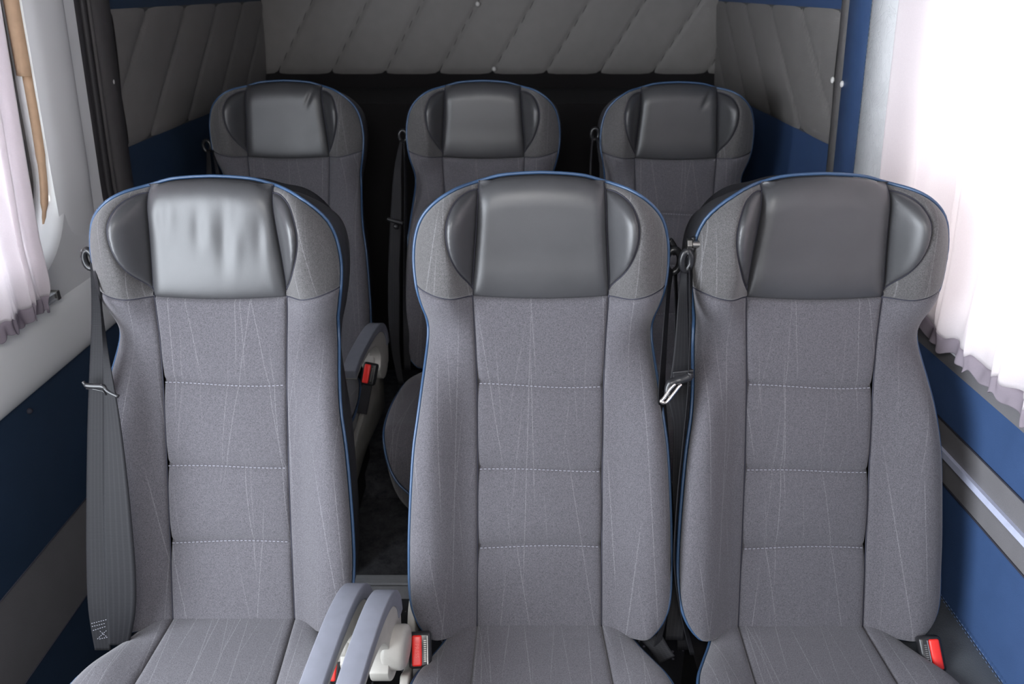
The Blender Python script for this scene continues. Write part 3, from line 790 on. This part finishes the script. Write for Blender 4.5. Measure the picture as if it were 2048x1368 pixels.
for pts in (((183, 1247), (214, 1239)), ((184, 1253), (214, 1246)), ((186, 1261), (214, 1252)), ((195, 1278), (216, 1258)), ((200, 1262), (216, 1276)), ((199, 1278), (217, 1274))):
    P = resample([tuple(on_seat('FL', x, y, .0575)) for x, y in pts], .001)
    for i in range(0, len(P)-3, 4):
        a, c = Vector(P[i]), Vector(P[i+2]); d = c-a; q = d.to_track_quat('X', 'Z')
        for v in bmesh.ops.create_cube(bm, size=1)['verts']: v.co = q @ Vector((v.co.x*d.length, v.co.y*.0007, v.co.z*.0007))+(a+c)/2
relobj('stitching', bm, M['thread'], b)
# middle front seat belt (on its right shoulder)
b = empty('seat_belt', on_seat('FC', 1335, 800, .03), 'black seat belt at the right edge of the middle front seat', 'seat belt')
web('webbing', [S_('FC', 1336, 1346, 540, -.01, -.03), S_('FC', 1331, 1339, 600, .01, -.01), S_('FC', 1323, 1333, 700, .02, .0), S_('FC', 1317, 1330, 780, .03, .01), S_('FC', 1317, 1336, 860, .03, .01), S_('FC', 1325, 1342, 950, .035, .01), S_('FC', 1334, 1348, 1060, .035, .01), S_('FC', 1337, 1347, 1150, .035, .02), S_('FC', 1322, 1332, 1240, .035, .03), S_('FC', 1302, 1316, 1310, .03, .03)], b)
web('webbing', [S_('FC', 1347, 1353, 535, -.03, -.05), S_('FC', 1350, 1356, 620, -.03, -.05), S_('FC', 1348, 1358, 760, -.03, -.05), S_('FC', 1346, 1372, 950, -.02), S_('FC', 1340, 1380, 1150, -.01), S_('FC', 1330, 1368, 1280, .01)], b)
loopguide(on_seat('FC', 1346, 522, -.03), b, .024, .040, .006)
relobj('shoulder_bracket', _bm(tube(catmull([tuple(on_seat('FC', x, y, -.04)) for x, y in ((1338, 480), (1346, 492), (1352, 508))], 4), .006, n=8)), M['black'], b, True)
web('folded_end', [(at(1282, 1282, Y=.985), at(1320, 1262, Y=.985)), (at(1300, 1300, Y=.97), at(1335, 1290, Y=.97)), (at(1318, 1328, Y=.955), at(1350, 1312, Y=.955))], b, 5)
# right front seat belt
b = empty('seat_belt', on_seat('FR', 1375, 700, .02), 'black seat belt with chrome tongue at the left edge of the right front seat', 'seat belt')
web('webbing', [S_('FR', 1362, 1374, 540, .0, .01), S_('FR', 1356, 1376, 600, .01), S_('FR', 1350, 1379, 680, .015), S_('FR', 1342, 1381, 745, .02), S_('FR', 1334, 1380, 790, .025), S_('FR', 1346, 1378, 850, .02), S_('FR', 1345, 1374, 950, .01), S_('FR', 1347, 1366, 1080, .0), S_('FR', 1350, 1364, 1180, -.01), S_('FR', 1355, 1378, 1300, .0)], b)
web('webbing', [S_('FR', 1378, 1385, 535, .02, .0), S_('FR', 1380, 1383, 620, .045, .02), S_('FR', 1378, 1381, 720, .05, .02), S_('FR', 1374, 1377, 800, .05, .02), S_('FR', 1364, 1367, 900, .05, .02), S_('FR', 1354, 1357, 1000, .05, .02), S_('FR', 1348, 1352, 1120, .05, .02), S_('FR', 1358, 1364, 1210, .04, .02), S_('FR', 1380, 1390, 1310, .03, .03)], b)
loopguide(on_seat('FR', 1373, 521, .01), b, .015, .032, .0060)
bp_ = on_seat('FR', 1388, 487, .005)
relobj('shoulder_bracket', _bm(tube(catmull([tuple(on_seat('FR', x, y, .005)) for x, y in ((1386, 474), (1386, 490), (1380, 508), (1374, 515))], 4), [.004]*4+[.006]*9, n=8)), M['black'], b, True)
bm = bmesh.new(); bmesh.ops.create_cone(bm, cap_ends=True, segments=6, radius1=.0095, radius2=.0095, depth=.008, matrix=Matrix.Translation(bp_+Vector((-.009, -.004, 0))) @ Matrix.Rotation(math.pi/2, 4, 'Y'))
bmesh.ops.create_cone(bm, cap_ends=True, segments=20, radius1=.0062, radius2=.0062, depth=.024, matrix=Matrix.Translation(bp_+Vector((.008, -.004, 0))) @ Matrix.Rotation(math.pi/2, 4, 'Y'))
bevel(relobj('bolt', bm, M['steel'], b, False), .001)
tg = [tuple(on_seat('FR', x, y, .045)) for x, y in ((1335, 792), (1338, 770), (1352, 762), (1366, 758), (1378, 752), (1380, 746))]
tn = relobj('belt_tongue', _bm(tube(catmull(tg, 5), [.006]*6+[.0072]*6+[.008]*9+[.006]*5, n=10)), M['black'], b, True)
tn2 = obj("tongue_sleeve", boxmesh(((0, 0, 0), (.034, .006, .016))), M["black"], b, False)
tn2.data.transform(Matrix.Translation(on_seat("FR", 1346, 762, .042)-b.location) @ Matrix.Rotation(-.12, 4, "Y"))
bevel(tn2, .002)
ch = [tuple(on_seat('FR', x, y, .050)) for x, y in ((1350, 768), (1340, 778), (1328, 796), (1322, 803), (1332, 805), (1345, 790), (1362, 768))]
relobj('tongue_plate', _bm(tube(catmull(ch, 4), .0030, n=8)), M['chrome'], b, True)
# rear belts
def rear_belt(k, pairs1, pairs2, gpx, label, tong=None):
    b = empty('seat_belt', on_seat(k, *gpx, -.01), label, 'seat belt')
    web('webbing', [S_(k, *q) for q in pairs1], b, 5)
    if pairs2: web('webbing', [S_(k, *q) for q in pairs2], b, 5)
    loopguide(on_seat(k, *gpx, -.015), b, .020, .030, .005)
    if tong:
        relobj('belt_tongue', _bm(tube(catmull([tuple(on_seat(k, x, y, .05)) for x, y in tong[:4]], 4), .0055, n=8)), M['black'], b, True)
        bm = bmesh.new(); bmesh.ops.create_uvsphere(bm, u_segments=12, v_segments=8, radius=.008); bmesh.ops.translate(bm, verts=bm.verts, vec=on_seat(k, *tong[4], .05)); relobj('tongue_knob', bm, M['black'], b, True)
    return b
rear_belt('RL', [(413, 420, 300, .0), (413, 424, 350, .02), (412, 430, 450, .03), (420, 440, 600, .03)], [(424, 426, 300, .0, .01), (432, 440, 350, .03), (445, 460, 450, .04)], (414, 292), 'black seat belt at the left edge of the left rear seat')
rear_belt('RC', [(800, 805, 280, .0), (788, 803, 340, .02), (781, 804, 430, .03), (777, 800, 520, .04), (776, 800, 620, .04), (783, 800, 700, .035), (797, 808, 770, .03)], [(806, 808, 280, .0, .01), (809, 813, 360, .04, .02), (808, 814, 450, .05, .03), (807, 815, 560, .05, .03), (806, 818, 660, .05), (808, 822, 740, .045)], (806, 272), 'black seat belt with its latch beside the middle rear seat', ((775, 438), (784, 441), (795, 444), (806, 447), (792, 453)))
rear_belt('RR', [(1184, 1188, 270, .0), (1181, 1184, 310, .02), (1179, 1183, 345, .03), (1176, 1186, 480, .03), (1176, 1190, 600, .03)], [(1192, 1195, 275, .0, .01), (1197, 1202, 310, .03), (1199, 1207, 345, .04), (1200, 1215, 480, .04), (1200, 1216, 600, .03)], (1190, 268), 'black seat belt at the left edge of the right rear seat')

# ------------------------------------------------------------------ buckles
def buckle(loc, rotx, roty, rotz, label, red_side=-1, letters=False):
    e = empty('seat_belt_buckle', loc, label, 'buckle', None); e.rotation_euler = (rotx, roty, rotz)
    # face looks along -y; z is the long direction
    bevel(obj('housing', boxmesh(((-.018, 0, -.028), (.018, .022, .028))), M['black'], e, True), .006, 3)
    bm = boxmesh(((-.013 if red_side < 0 else -.003, -.0035, -.0235), (.003 if red_side < 0 else .013, .004, .0235)))
    rb = bevel(obj('release_button', bm, M['red'], e, True), .003, 3); tag(rb, 'red release button')
    bm = bmesh.new(); x = .0085*(-red_side)
    for k in range(11): box(bm, (x-.0025, -.0012, -.017+k*.0031), (x+.0015, .001, -.0155+k*.0031))
    obj('latch_ribs', bm, M['steel'], e, False)
    bm = boxmesh(((x+.0035-.0006, -.0010, -.022), (x+.0035+.0006, .001, .022))); obj('slot_edge', bm, M['chrome'], e, False)
    if letters:
        cu = bpy.data.curves.new('button_lettering', 'FONT'); cu.body = 'PRESS'; cu.size = .0085; cu.extrude = .0002; cu.align_x = 'CENTER'; cu.align_y = 'CENTER'
        to = bpy.data.objects.new('tmp', cu); C.objects.link(to); dg = bpy.context.evaluated_depsgraph_get(); me = bpy.data.meshes.new_from_object(to.evaluated_get(dg)); bpy.data.objects.remove(to)
        lo = bpy.data.objects.new('button_lettering', me); C.objects.link(lo); me.materials.clear(); me.materials.append(M['red_text']); lo.parent = rb
        lo.rotation_euler = (math.pi/2, math.pi/2, 0); lo.location = (-.005, -.0037, 0)
    # stalk
    obj('stalk', boxmesh(((-.012, .006, -.10), (.012, .012, -.026))), M['black'], e, False)
    return e
M['red_text'] = plain('embossed_red', (.90, .16, .13), .3, var=.02)
buckle(at(840, 1301, Y=.925), math.radians(-38), 0, math.radians(4), 'red button seat belt buckle on the left side of the middle front seat', -1, True)
buckle(at(658, 1330, Y=.90), math.radians(-38), 0, math.radians(-6), 'red button buckle mostly hidden behind the armrest of the left front seat', 1)
buckle(at(1866, 1309, Y=.935), math.radians(-38), math.radians(-9), math.radians(-4), 'red button buckle at the right side of the right front seat', 1)
buckle(at(737, 748, Y=1.70), math.radians(-25), math.radians(8), math.radians(-8), 'red button buckle under the armrest of the left rear seat', -1)
